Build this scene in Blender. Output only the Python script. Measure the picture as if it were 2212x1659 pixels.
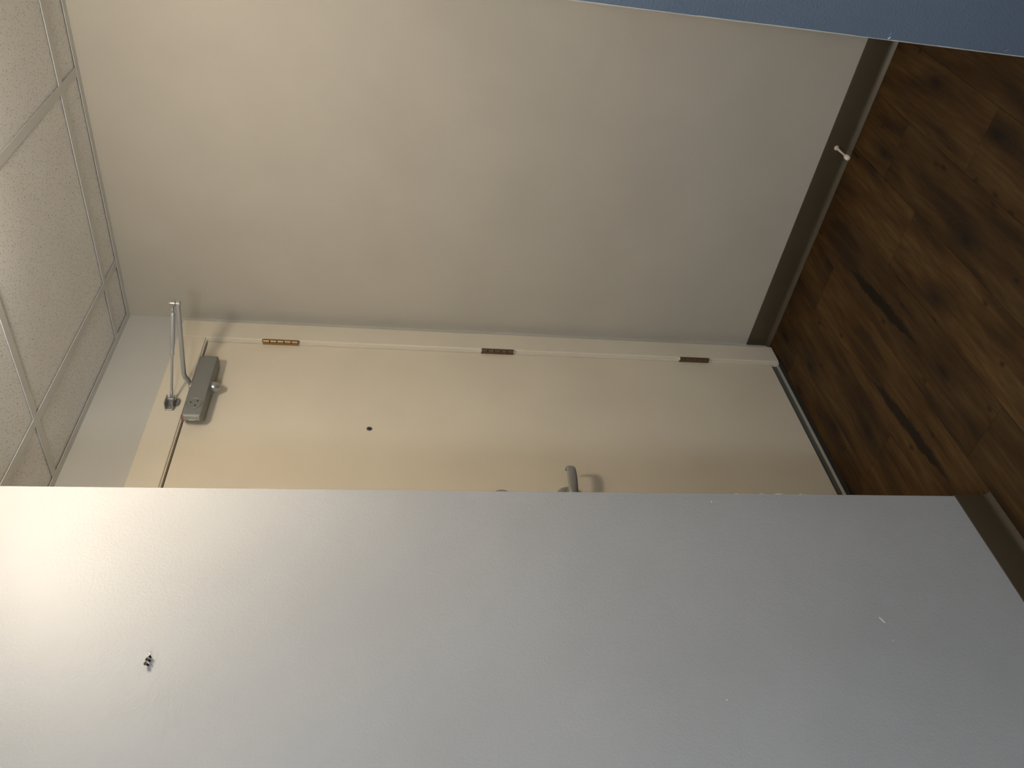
import bpy, bmesh, math, random
from mathutils import Vector, Matrix
random.seed(7)
S = bpy.context.scene
for o in list(bpy.data.objects): bpy.data.objects.remove(o)
COL = S.collection

# ---------------------------------------------------------------- camera (the phone was held on its side)
cd = bpy.data.cameras.new('camera'); cam = bpy.data.objects.new('camera', cd); COL.objects.link(cam)
cd.sensor_fit = 'HORIZONTAL'; cd.sensor_width = 36.0
cd.lens = 1747.363 * 36 / 2212
cd.shift_x = -58.362 / 2212
cd.shift_y = -69.702 / 2212
yaw, pitch, roll = .885679, -.185470, .043000
dv = Vector((math.sin(yaw)*math.cos(pitch), math.cos(yaw)*math.cos(pitch), math.sin(pitch)))
r0 = Vector((math.cos(yaw), -math.sin(yaw), 0)); u0 = r0.cross(dv)
rv = math.cos(roll)*r0 + math.sin(roll)*u0; uv = -math.sin(roll)*r0 + math.cos(roll)*u0
M = Matrix((-uv, rv, -dv)).transposed().to_4x4(); M.translation = Vector((-2.3305, -1.8215, 1.4679))
cam.matrix_world = M
cd.clip_start = .02
S.camera = cam

# ---------------------------------------------------------------- world, colour management
S.view_settings.view_transform = 'Standard'; S.view_settings.look = 'None'
S.view_settings.gamma = 1.0; S.view_settings.use_curve_mapping = False
S.view_settings.exposure = 0.0
w = bpy.data.worlds.new('world'); S.world = w; w.use_nodes = True
w.node_tree.nodes['Background'].inputs[0].default_value = (.5, .6, .8, 1)
w.node_tree.nodes['Background'].inputs[1].default_value = 0.0
LAMP = Vector((-1.06, -1.0, 2.33)); LAMP_COL = (1.0, .88, .72); LAMP_STR = 90.0
FILL_COL = (.76, .87, 1.0); FILL_W = 74.0  # colour and strength of the added fill globe

# ---------------------------------------------------------------- room numbers (metres)
H = 2.33          # ceiling
YN = -.4734       # face of the near wall
XE = -1.1675      # its free corner
XB, YB = -.68, -1.3715   # corner of the blue wall
XL, YK = -4.0, -3.5
BH = .092         # vinyl base height

# ---------------------------------------------------------------- material helpers
def mat(name, col, rough=.6, metal=0, spec=.5):
    m = bpy.data.materials.new(name); m.use_nodes = True
    b = m.node_tree.nodes['Principled BSDF']
    b.inputs['Base Color'].default_value = (*col, 1); b.inputs['Roughness'].default_value = rough
    b.inputs['Metallic'].default_value = metal; b.inputs['Specular IOR Level'].default_value = spec
    return m
def N(m, t, **k):
    n = m.node_tree.nodes.new(t)
    for a, v in k.items(): setattr(n, a, v)
    return n
def L(m, a, b): m.node_tree.links.new(a, b)
def bsdf(m): return m.node_tree.nodes['Principled BSDF']
def noise(m, scale, detail=3, rough=.5, vec=None, dist=0):
    n = N(m, 'ShaderNodeTexNoise'); n.inputs['Scale'].default_value = scale
    n.inputs['Detail'].default_value = detail; n.inputs['Roughness'].default_value = rough
    n.inputs['Distortion'].default_value = dist
    if vec is not None: L(m, vec, n.inputs['Vector'])
    return n
def objco(m, scale=(1, 1, 1)):
    t = N(m, 'ShaderNodeTexCoord'); mp = N(m, 'ShaderNodeMapping'); mp.inputs['Scale'].default_value = scale
    L(m, t.outputs['Object'], mp.inputs['Vector']); return mp.outputs['Vector']
def bump(m, hgt, strength, dist, prev=None):
    b = N(m, 'ShaderNodeBump'); b.inputs['Strength'].default_value = strength; b.inputs['Distance'].default_value = dist
    L(m, hgt, b.inputs['Height'])
    if prev is not None: L(m, prev, b.inputs['Normal'])
    L(m, b.outputs['Normal'], bsdf(m).inputs['Normal']); return b.outputs['Normal']
def ramp(m, fac, stops):
    r = N(m, 'ShaderNodeValToRGB'); e = r.color_ramp.elements
    while len(e) < len(stops): e.new(.5)
    for i, (p, c) in enumerate(stops):
        e[i].position = p; e[i].color = (*c, 1) if len(c) == 3 else c
    L(m, fac, r.inputs['Fac']); return r.outputs['Color']
def math_(m, op, a, b=None, c=None, clamp=False):
    n = N(m, 'ShaderNodeMath', operation=op); n.use_clamp = clamp
    for i, v in enumerate((a, b, c)):
        if v is None: continue
        if isinstance(v, (int, float)): n.inputs[i].default_value = v
        else: L(m, v, n.inputs[i])
    return n.outputs[0]
def mixc(m, fac, a, b, mode='MIX'):
    n = N(m, 'ShaderNodeMix', data_type='RGBA', blend_type=mode)
    for sock, v in ((n.inputs[0], fac), (n.inputs[6], a), (n.inputs[7], b)):
        if isinstance(v, (int, float)): sock.default_value = v
        elif isinstance(v, tuple): sock.default_value = (*v, 1)
        else: L(m, v, sock)
    return n.outputs[2]

def painted(name, col, rough, bs=.25, scale=260, bd=.0012, mott=.03):
    m = mat(name, col, rough)
    v = objco(m)
    n = noise(m, 3.5, 3, .5, v)
    c2 = tuple(x*(1-mott*2) for x in col)
    L(m, ramp(m, n.outputs['Fac'], [(.35, c2), (.65, col)]), bsdf(m).inputs['Base Color'])
    f = noise(m, scale, 2.5, .55, v)
    nb = bump(m, f.outputs['Fac'], bs, bd)
    f2 = noise(m, scale/7, 2, .5, v)
    bump(m, f2.outputs['Fac'], bs*.5, bd*1.5, nb)
    return m
M_WALL = painted('beige_wall_paint', (.50, .455, .375), .55, bs=.22)
M_NEAR = painted('near_wall_paint', (.462, .452, .434), .5, bs=.38, scale=240, bd=.0013)
M_ROOM = painted('room_wall_paint', (.62, .62, .62), .6)
M_BLUE = painted('blue_wall_paint', (.135, .172, .225), .5, bs=.55, scale=200, bd=.0018)
M_DOORWALL = painted('door_wall_paint', (.60, .585, .535), .5, bs=.2)
M_DOOR = painted('cream_door_paint', (.79, .70, .545), .38, bs=.05, scale=300, bd=.0005)
M_FRAME = painted('cream_frame_paint', (.76, .685, .545), .36, bs=.03, scale=300, bd=.0004)
M_BEAD = mat('bare_corner_bead', (.55, .53, .48), .5)
M_CHIP = mat('bare_plaster_chip', (.85, .83, .78), .8)
M_CHIPB = mat('dented_blue_paint', (.20, .26, .32), .5)
M_BASE = painted('taupe_vinyl_base', (.062, .046, .026), .38, bs=.08, mott=.05)
M_DARK = mat('dark_gap', (.012, .011, .010), .8)  # near-black that puts shade into the gaps round the door
M_TEE = painted('white_tee_steel', (.70, .695, .67), .42, bs=.03, mott=.02)

# ceiling tile with fissures
def tile_mat():
    m = mat('fissured_mineral_tile', (.72, .68, .62), .85)
    t = N(m, 'ShaderNodeTexCoord')
    nz = noise(m, 30, 1, .5, t.outputs['Object'])
    ad = N(m, 'ShaderNodeVectorMath', operation='MULTIPLY_ADD'); L(m, nz.outputs['Color'], ad.inputs[0])
    ad.inputs[1].default_value = (.02, .02, 0); L(m, t.outputs['Object'], ad.inputs[2])
    masks = []
    for sx, sy, th, gate, rot in ((150, 55, .13, .45, .25), (60, 140, .12, .42, -.2), (230, 120, .13, .5, .9)):
        mp = N(m, 'ShaderNodeMapping'); mp.inputs['Scale'].default_value = (sx, sy, 1); mp.inputs['Rotation'].default_value = (0, 0, rot)
        L(m, ad.outputs[0], mp.inputs['Vector'])
        v = N(m, 'ShaderNodeTexVoronoi', voronoi_dimensions='2D'); v.inputs['Scale'].default_value = 1
        L(m, mp.outputs[0], v.inputs['Vector'])
        a = math_(m, 'LESS_THAN', v.outputs['Distance'], th)
        sp = N(m, 'ShaderNodeSeparateColor'); L(m, v.outputs['Color'], sp.inputs[0])
        g = math_(m, 'LESS_THAN', sp.outputs[0], gate)
        amt = math_(m, 'MULTIPLY', math_(m, 'MULTIPLY', a, g), math_(m, 'ADD', .35, math_(m, 'MULTIPLY', sp.outputs[1], .65)))
        masks.append(amt)
    k = math_(m, 'MAXIMUM', math_(m, 'MAXIMUM', masks[0], masks[1]), masks[2], clamp=True)
    big = noise(m, 5, 3, .6, t.outputs['Object'])
    base = ramp(m, big.outputs['Fac'], [(.3, (.87, .85, .81)), (.7, (.92, .905, .87))])
    L(m, mixc(m, math_(m, 'MULTIPLY', k, .8), base, (.17, .155, .13)), bsdf(m).inputs['Base Color'])
    fine = noise(m, 420, 2, .6, t.outputs['Object'])
    h = math_(m, 'SUBTRACT', math_(m, 'MULTIPLY', fine.outputs['Fac'], .5), k)
    bump(m, h, .5, .0012)
    return m
M_TILE = tile_mat()

# wood-look vinyl planks; every plank carries its own print number
def plank_mat():
    m = mat('oak_vinyl_plank', (.1, .06, .03), .58, spec=.22)
    t = N(m, 'ShaderNodeTexCoord')
    at = N(m, 'ShaderNodeAttribute', attribute_type='OBJECT', attribute_name='print_shift')
    tone = N(m, 'ShaderNodeAttribute', attribute_type='OBJECT', attribute_name='tone')
    strk = N(m, 'ShaderNodeAttribute', attribute_type='OBJECT', attribute_name='streaked')
    cb = N(m, 'ShaderNodeCombineXYZ'); L(m, at.outputs['Fac'], cb.inputs[0]); L(m, at.outputs['Fac'], cb.inputs[1])
    ad = N(m, 'ShaderNodeVectorMath', operation='ADD'); L(m, t.outputs['Object'], ad.inputs[0]); L(m, cb.outputs[0], ad.inputs[1])
    P = ad.outputs[0]
    def mp(sc, rot=0):
        n = N(m, 'ShaderNodeMapping'); n.inputs['Scale'].default_value = sc; n.inputs['Rotation'].default_value = (0, 0, rot)
        L(m, P, n.inputs['Vector']); return n.outputs[0]
    # wavy warp so grain bends around knots
    wn = noise(m, 1, 2, .5, mp((2.2, 9, 1)))
    wa = N(m, 'ShaderNodeVectorMath', operation='MULTIPLY_ADD'); L(m, wn.outputs['Color'], wa.inputs[0]); wa.inputs[1].default_value = (.05, .05, 0); L(m, P, wa.inputs[2])
    def mpw(sc):
        n = N(m, 'ShaderNodeMapping'); n.inputs['Scale'].default_value = sc; L(m, wa.outputs[0], n.inputs['Vector']); return n.outputs[0]
    broad = noise(m, 1, 3, .55, mpw((2.6, 17, 1)))
    grain = noise(m, 1, 4, .65, mpw((7, 95, 1)))
    fine = noise(m, 1, 3, .6, mpw((26, 420, 1)))
    c = ramp(m, broad.outputs['Fac'], [(.36, (.026, .0120, .0028)), (.50, (.050, .0240, .0052)), (.64, (.069, .0365, .0105))])
    c = mixc(m, .75, c, ramp(m, grain.outputs['Fac'], [(.30, (.28, .26, .25)), (.62, (.62, .62, .62))]), 'OVERLAY')
    c = mixc(m, .25, c, ramp(m, fine.outputs['Fac'], [(.35, (.3, .3, .3)), (.65, (.65, .65, .65))]), 'OVERLAY')
    # scattered knots
    vor = N(m, 'ShaderNodeTexVoronoi', voronoi_dimensions='2D'); vor.inputs['Scale'].default_value = 1; vor.inputs['Randomness'].default_value = .9
    L(m, mpw((2.9, 7.5, 1)), vor.inputs['Vector'])
    kn = ramp(m, vor.outputs['Distance'], [(.03, (1, 1, 1)), (.12, (.45, .45, .45)), (.30, (0, 0, 0))])
    sp = N(m, 'ShaderNodeSeparateColor'); L(m, vor.outputs['Color'], sp.inputs[0])
    kg = math_(m, 'MULTIPLY', math_(m, 'GREATER_THAN', sp.outputs[0], .35), .88)
    kk = math_(m, 'MULTIPLY', kn, kg)
    c = mixc(m, kk, c, (.0065, .0035, .0018))
    # cathedral rings round the knots
    rg = math_(m, 'SINE', math_(m, 'MULTIPLY', vor.outputs['Distance'], 95))
    near = ramp(m, vor.outputs['Distance'], [(.10, (0, 0, 0)), (.2, (1, 1, 1)), (.42, (0, 0, 0))])
    c = mixc(m, math_(m, 'MULTIPLY', math_(m, 'MULTIPLY', rg, near), .22, clamp=True), c, (.045, .032, .018))
    # the long dark heart streak of one print: object coordinates, x from -.17 to .26 on the plank
    so = N(m, 'ShaderNodeSeparateXYZ'); L(m, t.outputs['Object'], so.inputs[0])
    en = noise(m, 1, 4, .7, mp((22, 40, 1)))
    ed = math_(m, 'MULTIPLY', math_(m, 'SUBTRACT', en.outputs['Fac'], .5), .040)
    yc = math_(m, 'ADD', math_(m, 'MULTIPLY', so.outputs[0], -.07), -.022)
    dy = math_(m, 'ABSOLUTE', math_(m, 'SUBTRACT', math_(m, 'ADD', so.outputs[1], ed), math_(m, 'MULTIPLY', yc, -1)))
    # half width tapers from right end to left end of the streak
    tt = math_(m, 'DIVIDE', math_(m, 'SUBTRACT', so.outputs[0], -.26), .43, clamp=False)
    inx = math_(m, 'MULTIPLY', math_(m, 'GREATER_THAN', tt, 0), math_(m, 'LESS_THAN', tt, 1))
    hw = math_(m, 'MULTIPLY', math_(m, 'SINE', math_(m, 'MULTIPLY', tt, 3.14159)), .0170)
    msk = N(m, 'ShaderNodeMapRange'); msk.interpolation_type = 'SMOOTHSTEP'
    L(m, math_(m, 'SUBTRACT', dy, hw), msk.inputs[0]); msk.inputs[1].default_value = .006; msk.inputs[2].default_value = -.004
    sm = math_(m, 'MULTIPLY', math_(m, 'MULTIPLY', msk.outputs[0], inx), math_(m, 'MULTIPLY', strk.outputs['Fac'], .93), clamp=True)
    c = mixc(m, sm, c, (.0065, .0032, .0012))
    # small pin knots with short cracks
    v2 = N(m, 'ShaderNodeTexVoronoi', voronoi_dimensions='2D'); v2.inputs['Scale'].default_value = 1
    L(m, mpw((7.5, 12, 1)), v2.inputs['Vector'])
    s2 = N(m, 'ShaderNodeSeparateColor'); L(m, v2.outputs['Color'], s2.inputs[0])
    jag = noise(m, 1, 3, .7, mpw((60, 60, 1)))
    dk = math_(m, 'ADD', v2.outputs['Distance'], math_(m, 'MULTIPLY', math_(m, 'SUBTRACT', jag.outputs['Fac'], .5), .22))
    k2 = ramp(m, dk, [(.03, (1, 1, 1)), (.11, (0, 0, 0))])
    c = mixc(m, math_(m, 'MULTIPLY', k2, math_(m, 'MULTIPLY', math_(m, 'GREATER_THAN', s2.outputs[1], .72), .8)), c, (.008, .0035, .0012))
    # plank tone
    hs = N(m, 'ShaderNodeHueSaturation'); L(m, c, hs.inputs['Color']); L(m, tone.outputs['Fac'], hs.inputs['Value'])
    L(m, hs.outputs[0], bsdf(m).inputs['Base Color'])
    bump(m, grain.outputs['Fac'], .12, .0006)
    return m
M_PLANK = plank_mat()
M_SUB = mat('subfloor', (.02, .015, .01), .9)

def metal(name, col, rough, met=.85, nb=.05):
    m = mat(name, col, rough, met)
    n = noise(m, 300, 2, .5, objco(m)); bump(m, n.outputs['Fac'], nb, .0004)
    return m
M_ALU = metal('silver_enamel', (.40, .40, .38), .42, .35)
M_ALU2 = metal('silver_enamel_body', (.235, .235, .215), .5, .25)
M_STEEL = metal('brushed_steel', (.42, .42, .40), .32, .7)
M_BRASS = metal('worn_brass', (.34, .22, .10), .38, .8, .4)
M_BRONZE = metal('dull_bronze', (.17, .105, .062), .45, .6, .4)
M_PIN = mat('painted_over_pin', (.72, .68, .60), .4)
M_SCREW = metal('black_phosphate_screw', (.02, .018, .017), .4, .5)
M_SCREWG = mat('grey_worn_screw_head', (.30, .28, .26), .5, .3)  # paler grey, used on one screw head
M_THRESH = metal('threshold_aluminium', (.34, .33, .29), .4, .5)
M_SWEEP = mat('grey_door_sweep', (.11, .11, .095), .6)
M_STRIP = mat('black_rubber', (.010, .009, .008), .7)
M_BUMPER = mat('white_rubber_bumper', (.72, .66, .54), .6)
M_STOP = mat('ivory_stop_shaft', (.60, .50, .37), .4)
M_RED = mat('red_tape', (.30, .10, .07), .6)
M_WHITE = mat('white_label', (.7, .68, .62), .6)
M_HOLE = mat('hole_black', (.006, .006, .006), .5)
M_LENS = mat('peephole_lens', (.015, .017, .014), .08, 0, .8)

# ---------------------------------------------------------------- mesh helpers
def link(name, bm, m, parent=None, smooth=None):
    me = bpy.data.meshes.new(name)
    bmesh.ops.recalc_face_normals(bm, faces=bm.faces)
    bm.to_mesh(me); bm.free()
    for x in (m if isinstance(m, (list, tuple)) else [m]): me.materials.append(x)
    o = bpy.data.objects.new(name, me); COL.objects.link(o)
    if parent is not None: o.parent = parent
    if smooth is not None:
        for p in me.polygons: p.use_smooth = True
        me.set_sharp_from_angle(angle=math.radians(smooth))
    return o
def tag(o, label, cat=None, group=None):
    o['label'] = label
    if cat: o['category'] = cat
    if group: o['group'] = group
    return o
def struct(o): o['kind'] = 'structure'; return o
def empty(name, loc=(0, 0, 0)):
    o = bpy.data.objects.new(name, None); o.location = loc; o.empty_display_size = .05; COL.objects.link(o); return o
def box(bm, a, b, bev=0, seg=2, mi=0):
    c = [(a[i]+b[i])/2 for i in range(3)]; s = [abs(b[i]-a[i]) for i in range(3)]
    g = bmesh.ops.create_cube(bm, size=1); vs = g['verts']
    for v in vs: v.co = Vector((c[0]+v.co.x*s[0], c[1]+v.co.y*s[1], c[2]+v.co.z*s[2]))
    fs = {f for v in vs for f in v.link_faces}
    for f in fs: f.material_index = mi
    if bev:
        es = list({e for v in vs for e in v.link_edges})
        bmesh.ops.bevel(bm, geom=es, offset=bev, segments=seg, affect='EDGES', profile=.5)
    return bm
def B(a, b, bev=0, seg=2): return box(bmesh.new(), a, b, bev, seg)
def frame_of(d):
    d = d.normalized(); up = Vector((0, 0, 1)) if abs(d.z) < .9 else Vector((1, 0, 0))
    a = d.cross(up).normalized(); b = d.cross(a).normalized(); return a, b
def lathe(bm, p0, d, prof, n=28, mi=0):
    """prof: list of (t along d, radius) revolved about the axis p0 + t d"""
    p0 = Vector(p0); d = Vector(d).normalized(); a, b = frame_of(d); rings = []
    for t, r in prof:
        if r < 1e-6: rings.append([bm.verts.new(p0+d*t)])
        else: rings.append([bm.verts.new(p0+d*t+(a*math.cos(2*math.pi*k/n)+b*math.sin(2*math.pi*k/n))*r) for k in range(n)])
    for q, s in zip(rings, rings[1:]):
        for k in range(n):
            j = (k+1) % n
            if len(q) == 1 and len(s) == 1: continue
            if len(q) == 1: f = bm.faces.new((q[0], s[j], s[k]))
            elif len(s) == 1: f = bm.faces.new((q[k], q[j], s[0]))
            else: f = bm.faces.new((q[k], q[j], s[j], s[k]))
            f.material_index = mi
    for R in (rings[0], rings[-1]):
        if len(R) > 1: bm.faces.new(R).material_index = mi
    return bm
def tube(bm, p0, p1, r, n=20, r1=None, bev=0):
    p0 = Vector(p0); p1 = Vector(p1); Ln = (p1-p0).length; r1 = r if r1 is None else r1
    pr = [(0, r-bev), (bev, r), (Ln-bev, r1), (Ln, r1-bev)] if bev else [(0, r), (Ln, r1)]
    return lathe(bm, p0, p1-p0, pr, n)
def prism(bm, pts, z0, z1, bev=0, axis='z', seg=2):
    """pts in (x,y) extruded z0..z1 (axis z) or pts in (y,z) extruded along x"""
    def mk(p, h): return Vector((p[0], p[1], h)) if axis == 'z' else Vector((h, p[0], p[1])) if axis == 'x' else Vector((p[0], h, p[1]))
    lo = [bm.verts.new(mk(p, z0)) for p in pts]; hi = [bm.verts.new(mk(p, z1)) for p in pts]
    fs = [bm.faces.new(lo[::-1]), bm.faces.new(hi)]
    for i in range(len(pts)):
        j = (i+1) % len(pts); fs.append(bm.faces.new((lo[i], lo[j], hi[j], hi[i])))
    if bev:
        es = list({e for f in fs for e in f.edges}); bmesh.ops.bevel(bm, geom=es, offset=bev, segments=seg, affect='EDGES', profile=.5)
    return bm
def path_bar(bm, pts, w, h, side):
    """rectangular bar along pts; w across 'side' direction, h along the other"""
    pts = [Vector(p) for p in pts]; rings = []
    for i, p in enumerate(pts):
        d = (pts[min(i+1, len(pts)-1)]-pts[max(i-1, 0)]).normalized()
        a = Vector(side); a = (a-d*a.dot(d)).normalized(); b = d.cross(a).normalized()
        ww = w[i] if isinstance(w, (list, tuple)) else w; hh = h[i] if isinstance(h, (list, tuple)) else h
        c = .28
        prof = [(-1, -1+c*2), (-1+c, -1), (1-c, -1), (1, -1+c*2), (1, 1-c*2), (1-c, 1), (-1+c, 1), (-1, 1-c*2)]
        rings.append([bm.verts.new(p+a*ww/2*x+b*hh/2*y) for x, y in prof])
    for q, s in zip(rings, rings[1:]):
        for k in range(8): bm.faces.new((q[k], q[(k+1) % 8], s[(k+1) % 8], s[k]))
    bm.faces.new(rings[0][::-1]); bm.faces.new(rings[-1]); return bm

# ---------------------------------------------------------------- walls
struct(link('wall_right', B((0, YB, 0), (.12, .12, H+.1)), M_WALL))
DX0, DX1, DZ = -.8905, -.1240, 2.0585     # door opening
bm = bmesh.new()
box(bm, (DX1, 0, 0), (0, .12, H+.1)); box(bm, (XE, 0, 0), (DX0, .12, H+.1)); box(bm, (DX0, 0, DZ), (DX1, .12, H+.1))
wb = struct(link('wall_back', bm, M_DOORWALL))
link('blind_recess', B((DX0-.02, .121, 0), (DX1+.02, .13, DZ+.02)), M_DARK, wb)
wn = struct(link('wall_near', B((XL, YN, 0), (XE, .12, H+.1), .0015, 1), M_NEAR))
bm = B((XB, YK, 0), (.12, YB, H+.1))
bm.faces.ensure_lookup_table()
for f in bm.faces: f.material_index = 1 if f.calc_center_median().y > YB-.001 else 0
wblue = struct(link('wall_blue', bm, [M_BLUE, M_WALL]))
struct(link('wall_left', B((XL-.12, YK, 0), (XL, YN, H+.1)), M_ROOM))
struct(link('wall_behind', B((XL-.12, YK-.12, 0), (.12, YK, H+.1)), M_ROOM))
# worn corner bead of the blue wall
bm = bmesh.new(); z = 0.0
while z < H:
    L_ = random.uniform(.03, .12); j = random.uniform(-.0004, .0005)
    box(bm, (XB-.0006, YB-.0012+j, z), (XB+.0012, YB+.0007, min(H, z+L_))); z += L_
tag(link('corner_bead', bm, M_BEAD, wblue), 'worn bare metal bead on the corner of the blue wall')

def flake(parent, plane, u, z, L_, wd, ang, name='paint_chip', m=M_CHIP):
    bm = bmesh.new(); n = 9; pts = []
    for k in range(n):
        a = 2*math.pi*k/n; r = random.uniform(.8, 1.15)
        px, pz = math.cos(a)*L_/2*r, math.sin(a)*wd/2*r
        pts.append((px*math.cos(ang)-pz*math.sin(ang), px*math.sin(ang)+pz*math.cos(ang)))
    def P(p, d):
        return Vector((u+p[0], YN-d, z+p[1])) if plane == 'y' else Vector((XB-d, u+p[0], z+p[1]))
    lo = [bm.verts.new(P(p, -.0004)) for p in pts]; hi = [bm.verts.new(P((p[0], p[1]), .0006)) for p in pts]
    bm.faces.new(lo[::-1]); bm.faces.new(hi)
    for k in range(n): bm.faces.new((lo[k], lo[(k+1) % n], hi[(k+1) % n], hi[k]))
    return link(name, bm, m, parent)
flake(wn, 'y', -1.5017, .4485, .016, .0030, math.radians(-152+180))
flake(wn, 'y', -1.1931, .7288, .0065, .0022, math.radians(-25))
flake(wn, 'y', -1.6557, .8357, .004, .0018, .6)
flake(wn, 'y', -1.5476, .4461, .007, .0010, -.9)
for z0, l in ((.598, .011), (.556, .018), (.66, .010), (.50, .008)):
    flake(wn, 'y', XE-.0012, z0, l, .0022, math.pi/2)
flake(wblue, 'x', YB-.004, .4470, .007, .003, .8)
flake(wblue, 'x', YB-.012, .4475, .012, .0022, .2, m=M_CHIPB)
flake(wblue, 'x', YB-.0085, .165, .012, .003, .9, m=M_CHIPB)

# ---------------------------------------------------------------- ceiling: backing, tees, lay-in tiles
ceil = struct(link('ceiling', B((XL-.1, YK-.1, H+.09), (.12, .12, H+.14)), M_TILE))
TW = .0245
mx = [-.1440-.5945*k for k in range(0, 7)]           # centres of the main tees
cy = [-.2280-.6216*k for k in range(0, 6)]           # centres of the cross tees
for x in mx:
    bm = B((x-TW/2, YK, H), (x+TW/2, -.0235, H+.0015)); box(bm, (x-.003, YK, H+.0012), (x+.003, -.0235, H+.035))
    link('main_tee', bm, M_TEE, ceil)
xs = [-.0235] + [v for x in mx for v in (x+TW/2, x-TW/2)] + [XL]
for y in cy:
    for i in range(0, len(xs), 2):
        a, b = xs[i], xs[i+1]
        if a-b < .02: continue
        bm = B((b, y-TW/2, H), (a, y+TW/2, H+.0015)); box(bm, (b+.002, y-.003, H+.0013), (a-.002, y+.003, H+.033))
        link('cross_tee', bm, M_TEE, ceil)
ys = [-.0235] + [v for y in cy for v in (y+TW/2, y-TW/2)] + [YK]
for i in range(0, len(xs), 2):
    for j in range(0, len(ys), 2):
        a, b, c, d = xs[i], xs[i+1], ys[j], ys[j+1]
        if a-b < .02 or c-d < .02: continue
        e = .0088; dz = random.uniform(.0, .0008)
        bm = B((b-e, d-e, H+.0035+dz), (a+e, c+e, H+.018), .0012, 1)
        o = link('ceiling_tile', bm, M_TILE, ceil)
for nm, a, b in (('wall_angle', (-.0245, YB, H-.0004), (0, 0, H+.0012)), ('wall_angle', (XE, -.0245, H-.0004), (-.0245, 0, H+.0012)),
                 ('wall_angle', (XE, YN, H-.0004), (XE+.0245, -.0245, H+.0012)), ('wall_angle', (XL, YN-.0245, H-.0004), (XE+.0245, YN, H+.0012))):
    bm = B(a, b, .0004, 1); link(nm, bm, M_TEE, ceil)

# ---------------------------------------------------------------- floor of separate planks
floor = struct(link('floor', B((XL-.1, YK-.1, -.06), (.12, .12, -.0095)), M_SUB))
PW, PL = .1800, 1.22
bm0 = B((-PL/2+.0003, -PW/2+.0003, -.008), (PL/2-.0003, PW/2-.0003, 0), .0003, 1)
pm = bpy.data.meshes.new('plank'); bmesh.ops.recalc_face_normals(bm0, faces=bm0.faces); bm0.to_mesh(pm); bm0.free(); pm.materials.append(M_PLANK)
row0 = -.67
ends = {0: -1.055, 1: -1.405, 2: -.790, 3: -.20, -1: -.436, -2: -.232, -3: -.544}
k = -16
for r in range(-16, 4):
    yc = row0+PW*r+PW/2
    e = ends.get(r, -.355*((r*7) % 5)-.1)
    x = e
    while x < .12: x += PL
    first = True
    while x > XL-.1:
        o = bpy.data.objects.new('plank', pm); COL.objects.link(o); o.parent = floor
        cx = x-PL/2
        o.location = (cx, yc, random.uniform(-.00025, 0.0))
        s = 1.0 if r in (0, 1) else (1.0 if (r*5) % 4 == 1 and r not in (-1, -2, -3, 2) else 0.0)
        if r in (0, 1) and not (abs(cx-(e+PL/2)) < .01): s = 0
        o['streaked'] = s
        o['print_shift'] = random.uniform(0, 40) if not s else 3.0
        o['tone'] = random.uniform(.80, 1.12)
        x -= PL
# trim the floor at the walls: planks run under the walls, as laid

# ---------------------------------------------------------------- cove base
def base(name, prof_dir, a, b, plane):
    """profile in (distance from wall, height); run from a to b"""
    pf = [(0, 0), (.0165, 0), (.0168, .0012), (.0150, .0028), (.0105, .0062), (.0062, .0098), (.0042, .0140), (.0034, .020), (.0032, BH-.002), (.0022, BH), (0, BH)]
    bm = bmesh.new(); rings = []
    for t in (a, b):
        if plane == 'x': rings.append([bm.verts.new((-d, t, z)) for d, z in pf])
        elif plane == 'y': rings.append([bm.verts.new((t, YN-d, z)) for d, z in pf])
        elif plane == 'xe': rings.append([bm.verts.new((XE+d, t, z)) for d, z in pf])
        elif plane == 'b': rings.append([bm.verts.new((t, -d, z)) for d, z in pf])
        elif plane == 'xb': rings.append([bm.verts.new((XB-d, t, z)) for d, z in pf])
        else: rings.append([bm.verts.new((t, YB+d, z)) for d, z in pf])
    n = len(pf)
    for i in range(n): bm.faces.new((rings[0][i], rings[0][(i+1) % n], rings[1][(i+1) % n], rings[1][i]))
    bm.faces.new(rings[0]); bm.faces.new(rings[1][::-1])
    return struct(link(name, bm, M_BASE, smooth=50))
base('baseboard_right', None, YB+.013, -.0005, 'x')
base('baseboard_near', None, XL+.01, XE+.0005, 'y')
base('baseboard_side', None, YN, -.0005, 'xe')
base('baseboard_blue', None, YK+.01, YB-.0, 'xb')
base('baseboard_recess', None, XB, -.0125, 'yb')

# ---------------------------------------------------------------- door
door = struct(empty('door_1', (-.50, 0, 0)))
def D(name, bm, m, parent=door, smooth=None):
    o = link(name, bm, m, parent, smooth)
    if parent is door: o.matrix_parent_inverse = Matrix.Translation((.50, 0, 0))
    return o
FX1, FX0 = -.0335, -.9810; FZ = 2.1505; IX1, IX0, IZ = -.1195, -.8950, 2.0625; FY = -.018
tag(D('side_casing', B((IX1, FY, .004), (FX1, -.0005, FZ), .0022, 2), M_FRAME), 'cream frame upright on the hinge side')
tag(D('side_casing', B((FX0, FY, .004), (IX0, -.0005, FZ), .0022, 2), M_FRAME), 'cream frame upright on the latch side')
D('head_casing', B((IX0-.001, FY+.0003, IZ), (IX1+.001, -.0005, FZ-.0003), .0022, 2), M_FRAME)
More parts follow.
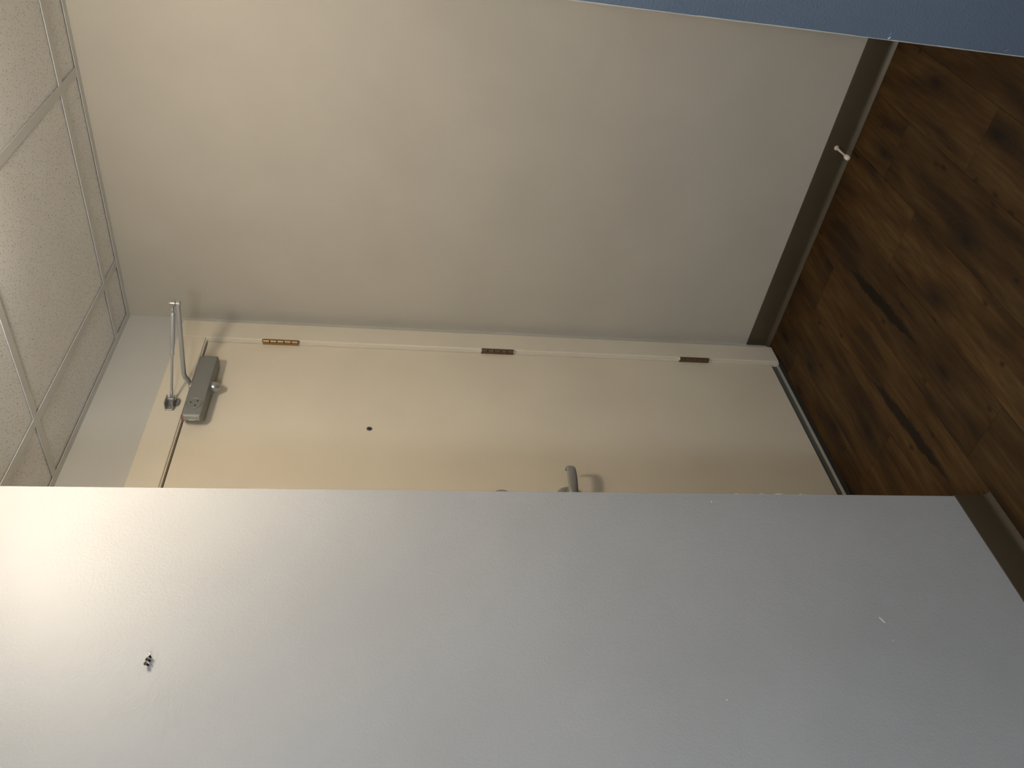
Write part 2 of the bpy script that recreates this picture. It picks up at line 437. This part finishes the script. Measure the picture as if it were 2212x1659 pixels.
# jamb linings just inside the opening
D('jamb', B((IX1-.0065, -.0125, .004), (IX1+.0, .10, IZ)), M_FRAME)
D('jamb', B((IX0, -.0125, .004), (IX0+.0045, .10, IZ)), M_FRAME)
D('head_jamb', B((IX0+.0045, -.0125, IZ-.0035), (IX1-.0065, .10, IZ+.002)), M_FRAME)
D('stop_bead', B((IX0+.0045, .040, 0), (IX1-.0065, .055, IZ-.004)), M_DARK)  # stop as a full sheet, coloured near-black to paint shade in the gaps
LX0, LX1, LZ0, LZ1 = IX0+.0070, -.1284, .0330, 2.0550
bm = B((LX0, -.004, LZ0), (LX1, .034, LZ1), .0015, 2)
leaf = D('door_leaf', bm, M_DOOR); tag(leaf, 'flat cream door leaf with smooth painted face')
D('door_sweep', B((LX0+.002, .0005, .012), (LX1-.002, .030, LZ0+.004)), M_SWEEP)
bm = bmesh.new(); prism(bm, [(.05, .0005), (.05, .012), (.004, .012), (-.0045, .004), (-.0045, .0005)], IX0+.001, IX1-.001, 0, 'x')
D('threshold', bm, M_THRESH)
D('floor_strip', B((IX0+.001, -.024, .0004), (IX1-.0005, -.0047, .0022), .0007, 1), M_STRIP)  # near-black strip on the floor in front of the threshold
# hinges: five knuckles, a pin and the leaf edge
for zc, mk, lab in ((1.8225, M_BRASS, 'top hinge of bright worn brass'), (1.0835, M_BRONZE, 'middle hinge of dull brown metal'), (.3455, M_BRONZE, 'bottom hinge of dull brown metal')):
    hx, hy, r, Hh = -.1270, -.0165, .0072, .1150
    bm = bmesh.new(); box(bm, (hx-.004, -.012, zc-Hh/2), (hx+.0035, -.0045, zc+Hh/2))
    hg = tag(D('hinge', bm, mk), lab)
    for k in range(5):
        z0 = zc-Hh/2+Hh/5*k
        kb = tube(bmesh.new(), (hx, hy, z0+.0009), (hx, hy, z0+Hh/5-.0009), r, 18, bev=.0010)
        o = link('knuckle', kb, mk, hg, 40); o.matrix_parent_inverse = hg.matrix_world.inverted()
        o.matrix_parent_inverse = Matrix.Identity(4)
    pb = bmesh.new(); lathe(pb, (hx, hy, zc+Hh/2), (0, 0, 1), [(-.002, .004), (0, .0062), (.0018, .0062), (.003, .004), (.003, 0)], 16)
    lathe(pb, (hx, hy, zc-Hh/2), (0, 0, -1), [(-.002, .004), (0, .006), (.002, .005), (.003, 0)], 16)
    link('hinge_pin', pb, M_PIN if mk is M_BRONZE else mk, hg, 40)
# peephole
bm = bmesh.new(); lathe(bm, (-.5185, -.0040, 1.5117), (0, -1, 0), [(0, .0095), (.0012, .0092), (.0018, .0078), (.0012, .0070), (-.001, .0068)], 28)
pp = D('peephole', bm, M_STEEL, smooth=40); tag(pp, 'small round peephole with a dark centre')
bm = bmesh.new(); lathe(bm, (-.5185, -.0043, 1.5117), (0, -1, 0), [(0, .0078), (.0006, .0072), (.0014, .0045), (.0018, 0)], 28)
link('peephole_lens', bm, M_LENS, pp, 60)
# lever handle
hc = Vector((-.7900, -.004, .9170))
bm = bmesh.new(); lathe(bm, hc, (0, -1, 0), [(0, .0425), (.004, .0425), (.008, .0395), (.0105, .033), (.0115, .018), (.0115, 0)], 48)
hd = D('door_handle', bm, M_STEEL, smooth=40); tag(hd, 'satin steel lever handle on a round rose')
bm = bmesh.new(); lathe(bm, hc+Vector((0, -.011, 0)), (0, -1, 0), [(0, .014), (.012, .0125), (.040, .0115), (.052, .0125), (.054, 0)], 28)
link('handle_neck', bm, M_STEEL, hd, 40)
# blade: swept in plan from the neck to the tip, returning towards the door
pl = [(-.826, -.0665), (-.815, -.0700), (-.790, -.0715), (-.765, -.0725), (-.742, -.0730), (-.727, -.0715), (-.7175, -.0660), (-.7140, -.0570), (-.7135, -.0450)]
hh = [.020, .026, .029, .030, .029, .028, .026, .024, .020]
zc = [.9185, .9185, .9180, .9165, .9155, .9150, .9155, .916, .917]
bm = bmesh.new(); rings = []
for i, (x, y) in enumerate(pl):
    p = Vector((x, y, 0)); q = Vector((*pl[max(i-1, 0)], 0)); s = Vector((*pl[min(i+1, len(pl)-1)], 0))
    d = (s-q).normalized(); nrm = Vector((d.y, -d.x, 0)); th = .0028
    rr = []
    for k in range(14):
        a = 2*math.pi*k/14; c_, s_ = math.cos(a), math.sin(a)
        sx = (abs(c_)**.6)*(1 if c_ > 0 else -1); sz = (abs(s_)**.6)*(1 if s_ > 0 else -1)
        rr.append(bm.verts.new(p+nrm*(th*sx-.0022*(sz*sz))+Vector((0, 0, zc[i]+hh[i]/2*sz))))
    rings.append(rr)
for q, s in zip(rings, rings[1:]):
    for k in range(14): bm.faces.new((q[k], q[(k+1) % 14], s[(k+1) % 14], s[k]))
bm.faces.new(rings[0]); bm.faces.new(rings[-1][::-1])
link('lever', bm, M_STEEL, hd, 45)
# deadbolt rose, nearly hidden behind the near wall corner
bm = bmesh.new(); lathe(bm, (-.7965, -.004, 1.1200), (0, -1, 0), [(0, .0335), (.006, .0335), (.011, .030), (.013, .018), (.013, 0)], 40)
db = D('deadbolt', bm, M_STEEL, smooth=40); tag(db, 'round steel deadbolt plate above the lever')
link('thumb_turn', B((-.802, -.030, 1.106), (-.791, -.016, 1.134), .003, 2), M_STEEL, db)

# ---------------------------------------------------------------- door closer
cl = empty('door_closer', (-.40, -.004, 2.02)); tag(cl, 'silver grey door closer with folding arm at the top of the cream door', 'door closer')
def C(name, bm, m, parent=cl, smooth=None):
    o = link(name, bm, m, parent, smooth)
    if parent is cl: o.matrix_parent_inverse = Matrix.Translation((.40, .004, -2.02))
    return o
# body: plan outline extruded upwards, wider in the middle where the pinion sits
plan = [(-.262, -.0042), (-.254, -.030), (-.258, -.052), (-.272, -.0620), (-.470, -.0640), (-.5385, -.0640), (-.5385, -.0400), (-.500, -.0042)]
bm = bmesh.new(); prism(bm, plan, 1.9945, 2.0470, .0045, seg=3)
body = C('closer_body', bm, M_ALU2, smooth=45)
bm = bmesh.new(); lathe(bm, (-.3885, -.037, 1.9965), (0, 0, -1), [(-.002, .024), (.003, .023), (.006, .0205), (.0065, 0)], 32)
link('pinion_boss', bm, M_ALU2, body, 40)
bm = bmesh.new(); lathe(bm, (-.3885, -.039, 1.9905), (0, 0, -1), [(0, .0165), (.006, .0170), (.011, .0155), (.020, .0095), (.0245, .0035), (.0250, 0)], 36)
link('pinion_cap', bm, M_STEEL, body, 35)
# round end cap with its three holes on the front face
cc = Vector((-.4890, -.0640, 2.0208)); R = .0222
bm = bmesh.new(); lathe(bm, cc, (0, -1, 0), [(-.002, R), (.0014, R), (.0018, R-.0006), (.0004, R-.0020), (.0002, R-.0030), (.0012, R-.0038), (.0014, 0)], 48)
cap = C('end_cap', bm, M_ALU2, smooth=30)
for k in range(3):
    a = math.radians(200+120*k)
    bm = bmesh.new(); lathe(bm, cc+Vector((math.cos(a)*.0112, -.0012, math.sin(a)*.0112)), (0, -1, 0), [(0, .0026), (.0006, .0026), (.0006, 0)], 16)
    link('cap_hole', bm, M_HOLE, cap)
# adjustment plate on the end of the body
bm = B((-.5402, -.0615, 1.9990), (-.5380, -.0430, 2.0420), .0006, 1)
ap = C('adjustment_plate', bm, M_STEEL)
for zz in (2.0320, 2.0110):
    bm = bmesh.new(); lathe(bm, (-.5400, -.0535, zz), (-1, 0, 0), [(0, .0056), (.0018, .0052), (.0020, .0030), (.0006, .0026), (.0006, 0)], 20)
    link('valve_screw', bm, M_ALU, ap, 40)
link('white_label', B((-.5409, -.0455, 2.013), (-.5395, -.0435, 2.028)), M_WHITE, ap)
C('red_tag', B((-.5330, -.050, 2.0440), (-.5210, -.030, 2.0520), .001, 1), M_RED)
C('shim', B((-.512, -.020, 2.0475), (-.500, -.006, 2.0540)), M_WHITE)
# main arm: hub on the pinion, bend, then straight to the elbow
px, py = -.3885, -.040
bm = bmesh.new(); lathe(bm, (px, py, 2.0455), (0, 0, 1), [(0, .0120), (.010, .0120), (.0125, .0095), (.0125, 0)], 28)
C('pinion_hub', bm, M_ALU, smooth=40)
ex, ey = -.3180, -.3000
A0 = Vector((px, py, 2.0560)); E0 = Vector((ex, ey, 2.0745))
dr = (E0-A0); dr.z = 0; dr.normalize()
pts = [A0-dr*.006, A0+dr*.008, A0+dr*.018+Vector((0, 0, .004)), A0+dr*.030+Vector((0, 0, .0125)), A0+dr*.042+Vector((0, 0, .0155)), A0+dr*.12+Vector((0, 0, .0168)), E0-dr*.004, E0+dr*.004]
bm = bmesh.new(); path_bar(bm, pts, [.022, .022, .021, .019, .0175, .0165, .0150, .0140], [.006, .0065, .0085, .0095, .0100, .0105, .0095, .0090], (dr.y, -dr.x, 0))
C('main_arm', bm, M_ALU, smooth=35)
bm = bmesh.new(); lathe(bm, (ex, ey, 2.0685), (0, 0, 1), [(0, .0068), (.001, .0080), (.0105, .0080), (.0115, .0070), (.0115, 0)], 28)
C('elbow_eye', bm, M_ALU, smooth=40)
bm = bmesh.new(); lathe(bm, (ex, ey, 2.0808), (0, 0, 1), [(0, .0078), (.001, .0088), (.0125, .0088), (.0135, .0078), (.0140, .0050), (.0185, .0045), (.0195, .0030), (.0195, 0)], 28)
elb = C('elbow_joint', bm, M_STEEL, smooth=40)
# forearm: adjustable rod in a sleeve, from the elbow to the shoe
E1 = Vector((ex, ey, 2.0885)); S1 = Vector((-.4430, -.0330, 2.0985)); fd = (S1-E1).normalized()
sd = Vector((-fd.y, fd.x, 0)).normalized()
bm = bmesh.new(); path_bar(bm, [E1+fd*.004, E1+fd*.032], .0105, .0045, sd)
fk = C('clevis', bm, M_STEEL, smooth=30)
nrm = fd.cross(sd).normalized()
if nrm.z > 0: nrm = -nrm
bm = bmesh.new(); lathe(bm, E1+fd*.018+nrm*.0018, nrm, [(0, .0034), (.0015, .0032), (.0018, 0)], 16)
lathe(bm, E1+fd*.018+sd*.005, sd, [(-.002, .0034), (.0012, .0030), (.0015, 0)], 16)
link('rivet', bm, M_STEEL, fk, 40)
Ln = (S1-E1).length
bm = bmesh.new(); lathe(bm, E1, fd, [(.026, .0040), (.029, .0062), (.036, .0070), (.120, .0072), (.134, .0058), (.148, .0056), (.150, .0062), (.156, .0060), (.157, .0030)], 26)
C('sleeve', bm, M_ALU, smooth=40)
bm = tube(bmesh.new(), E1+fd*.15, S1-fd*.018, .0036, 20)
C('rod', bm, M_ALU, smooth=40)
bm = bmesh.new(); path_bar(bm, [S1-fd*.026, S1-fd*.020, S1-fd*.006, S1+fd*.004], [.008, .0115, .0120, .0110], [.008, .0075, .0070, .006], sd)
C('rod_end', bm, M_STEEL, smooth=30)
# shoe: U bracket screwed to the frame head
bm = bmesh.new()
x0, x1 = -.4760, -.4330
box(bm, (x0, -.0225, 2.0880), (x1, -.0185, 2.1120), .0006, 1)
box(bm, (x0, -.0480, 2.0880), (x1-.004, -.0185, 2.0905), .0006, 1)
box(bm, (x0, -.0480, 2.1095), (x1-.004, -.0185, 2.1120), .0006, 1)
sh = C('shoe_bracket', bm, M_STEEL)
bm = bmesh.new(); lathe(bm, (-.4440, -.036, 2.0850), (0, 0, 1), [(0, .0035), (.001, .0042), (.0285, .0042), (.0300, .003), (.030, 0)], 18)
link('shoe_pivot', bm, M_ALU, sh, 40)
bm = bmesh.new(); lathe(bm, (-.4650, -.0224, 2.100), (0, -1, 0), [(0, .0042), (.002, .0040), (.003, .0022), (.0030, 0)], 18)
link('shoe_screw', bm, M_STEEL, sh, 40)
bm = bmesh.new(); prism(bm, [(-.4300, 2.0790), (-.4300, 2.0880), (-.4560, 2.0880), (-.4560, 2.0790), (-.4500, 2.0765), (-.4360, 2.0765)], -.0260, -.0185, .0012, 'y')
link('shoe_foot', bm, M_ALU2, sh, 40)

# ---------------------------------------------------------------- three screws in the near wall
labels = ['dark screw in the beige wall with a pale glint on its head, nearest the door',
          'dark screw in the beige wall, the middle one of three in a row',
          'dark screw in the beige wall, farthest of the three from the door']
for (bx, bz), (tx, ty, tz), lab, ln in (((-1.5424, 1.8395), (-1.5418, -.4815, 1.8420), labels[0], 1), ((-1.5492, 1.8387), (-1.5500, -.4812, 1.8420), labels[1], 1), ((-1.5567, 1.8398), (-1.5576, -.4812, 1.8428), labels[2], 1)):
    e = empty('wall_screw', (bx, YN, bz)); tag(e, lab, 'screw', 'screws left in the near wall')
    p0 = Vector((bx, YN, bz)); p1 = Vector((tx, ty, tz)); d = (p1-p0).normalized(); Ls = (p1-p0).length
    inv = Matrix.Translation(-p0)
    bm = bmesh.new(); prof = [(-.004, .0011)]
    t = -.003
    while t < Ls-.003: prof += [(t, .0018), (t+.0007, .0014)]; t += .0014
    prof += [(Ls-.0015, .0012), (Ls-.0015, 0)]
    lathe(bm, p0, d, prof, 14); o = link('screw_shank', bm, M_SCREW, e, 30); o.matrix_parent_inverse = inv
    bm = bmesh.new(); lathe(bm, p0, d, [(Ls-.0030, .0011), (Ls-.0009, .0031), (Ls, .0033), (Ls+.0002, .0010), (Ls-.0008, .0007), (Ls-.0008, 0)], 20)
    o = link('screw_head', bm, M_SCREW if lab is not labels[0] else M_SCREWG, e, 30); o.matrix_parent_inverse = inv

# ---------------------------------------------------------------- door stop on the vinyl base
e = empty('door_stop', (-.004, -.8345, .052)); tag(e, 'small ivory door stop sticking out of the dark baseboard of the right wall', 'door stop')
p0 = Vector((-.0034, -.8345, .0525)); d = Vector((-.080, -.0025, -.0052)).normalized(); inv = Matrix.Translation((.004, .8345, -.052))
bm = bmesh.new(); lathe(bm, p0, d, [(0, .0085), (.0025, .0085), (.005, .0060), (.0075, .0040), (.045, .0035), (.066, .0040), (.068, 0)], 24)
o = link('stop_shaft', bm, M_STOP, e, 40); o.matrix_parent_inverse = inv
bm = bmesh.new(); lathe(bm, p0, d, [(.060, .0045), (.064, .0078), (.074, .0085), (.080, .0078), (.083, .0050), (.084, 0)], 24)
o = link('bumper', bm, M_BUMPER, e, 40); o.matrix_parent_inverse = inv

# ---------------------------------------------------------------- lights out of view: the ceiling dome and an added fill globe
def dome_light(loc, col, strength, r, lab):
    e = empty('ceiling_light', loc); tag(e, lab, 'ceiling light'); inv = Matrix.Translation(-Vector(loc))
    bm = bmesh.new(); lathe(bm, loc, (0, 0, -1), [(0.0005, r*1.05), (.018, r*1.08), (.022, r*1.02), (.022, 0)], 40)
    o = link('light_pan', bm, M_TEE, e, 40); o.matrix_parent_inverse = inv
    m = bpy.data.materials.new('lit_opal_glass'); m.use_nodes = True; nt = m.node_tree; nt.nodes.clear()
    out = nt.nodes.new('ShaderNodeOutputMaterial'); em = nt.nodes.new('ShaderNodeEmission'); em.inputs[0].default_value = (*col, 1); em.inputs[1].default_value = strength
    nt.links.new(em.outputs[0], out.inputs[0])
    bm = bmesh.new(); lathe(bm, loc, (0, 0, -1), [(.0225, r*.75), (.032, r*.96), (.040, r), (.064, r), (.078, r*.92), (.089, r*.72), (.095, r*.40), (.097, 0)], 32)
    o = link('glass_dome', bm, m, e, 60); o.matrix_parent_inverse = inv
dome_light(LAMP, LAMP_COL, LAMP_STR, .105, 'round opal glass dome light on the ceiling beside the near wall')
# added fill: unseen cool globe that brightens the room from behind the viewpoint
gp = Vector((-3.1, -2.0, 1.80)); e = empty('pendant_light', (gp.x, gp.y, H)); tag(e, 'cool white globe pendant hanging behind the viewpoint', 'pendant light'); inv = Matrix.Translation((-gp.x, -gp.y, -H))
bm = bmesh.new(); lathe(bm, (gp.x, gp.y, H), (0, 0, -1), [(.0005, .055), (.02, .055), (.03, .03), (.03, .004), (H-gp.z-.15, .004), (H-gp.z-.15, .03), (H-gp.z-.13, .045), (H-gp.z-.13, 0)], 28)
o = link('cord_and_canopy', bm, M_STEEL, e, 40); o.matrix_parent_inverse = inv
m = bpy.data.materials.new('lit_cool_globe'); m.use_nodes = True; nt = m.node_tree; nt.nodes.clear()
out = nt.nodes.new('ShaderNodeOutputMaterial'); em = nt.nodes.new('ShaderNodeEmission'); em.inputs[0].default_value = (*FILL_COL, 1); em.inputs[1].default_value = FILL_W
nt.links.new(em.outputs[0], out.inputs[0])
bm = bmesh.new(); lathe(bm, gp+Vector((0, 0, .14)), (0, 0, -1), [(.14-.14*math.cos(a*math.pi/14), .14*math.sin(a*math.pi/14)) for a in range(15)], 28)
o = link('glass_globe', bm, m, e, 60); o.matrix_parent_inverse = inv
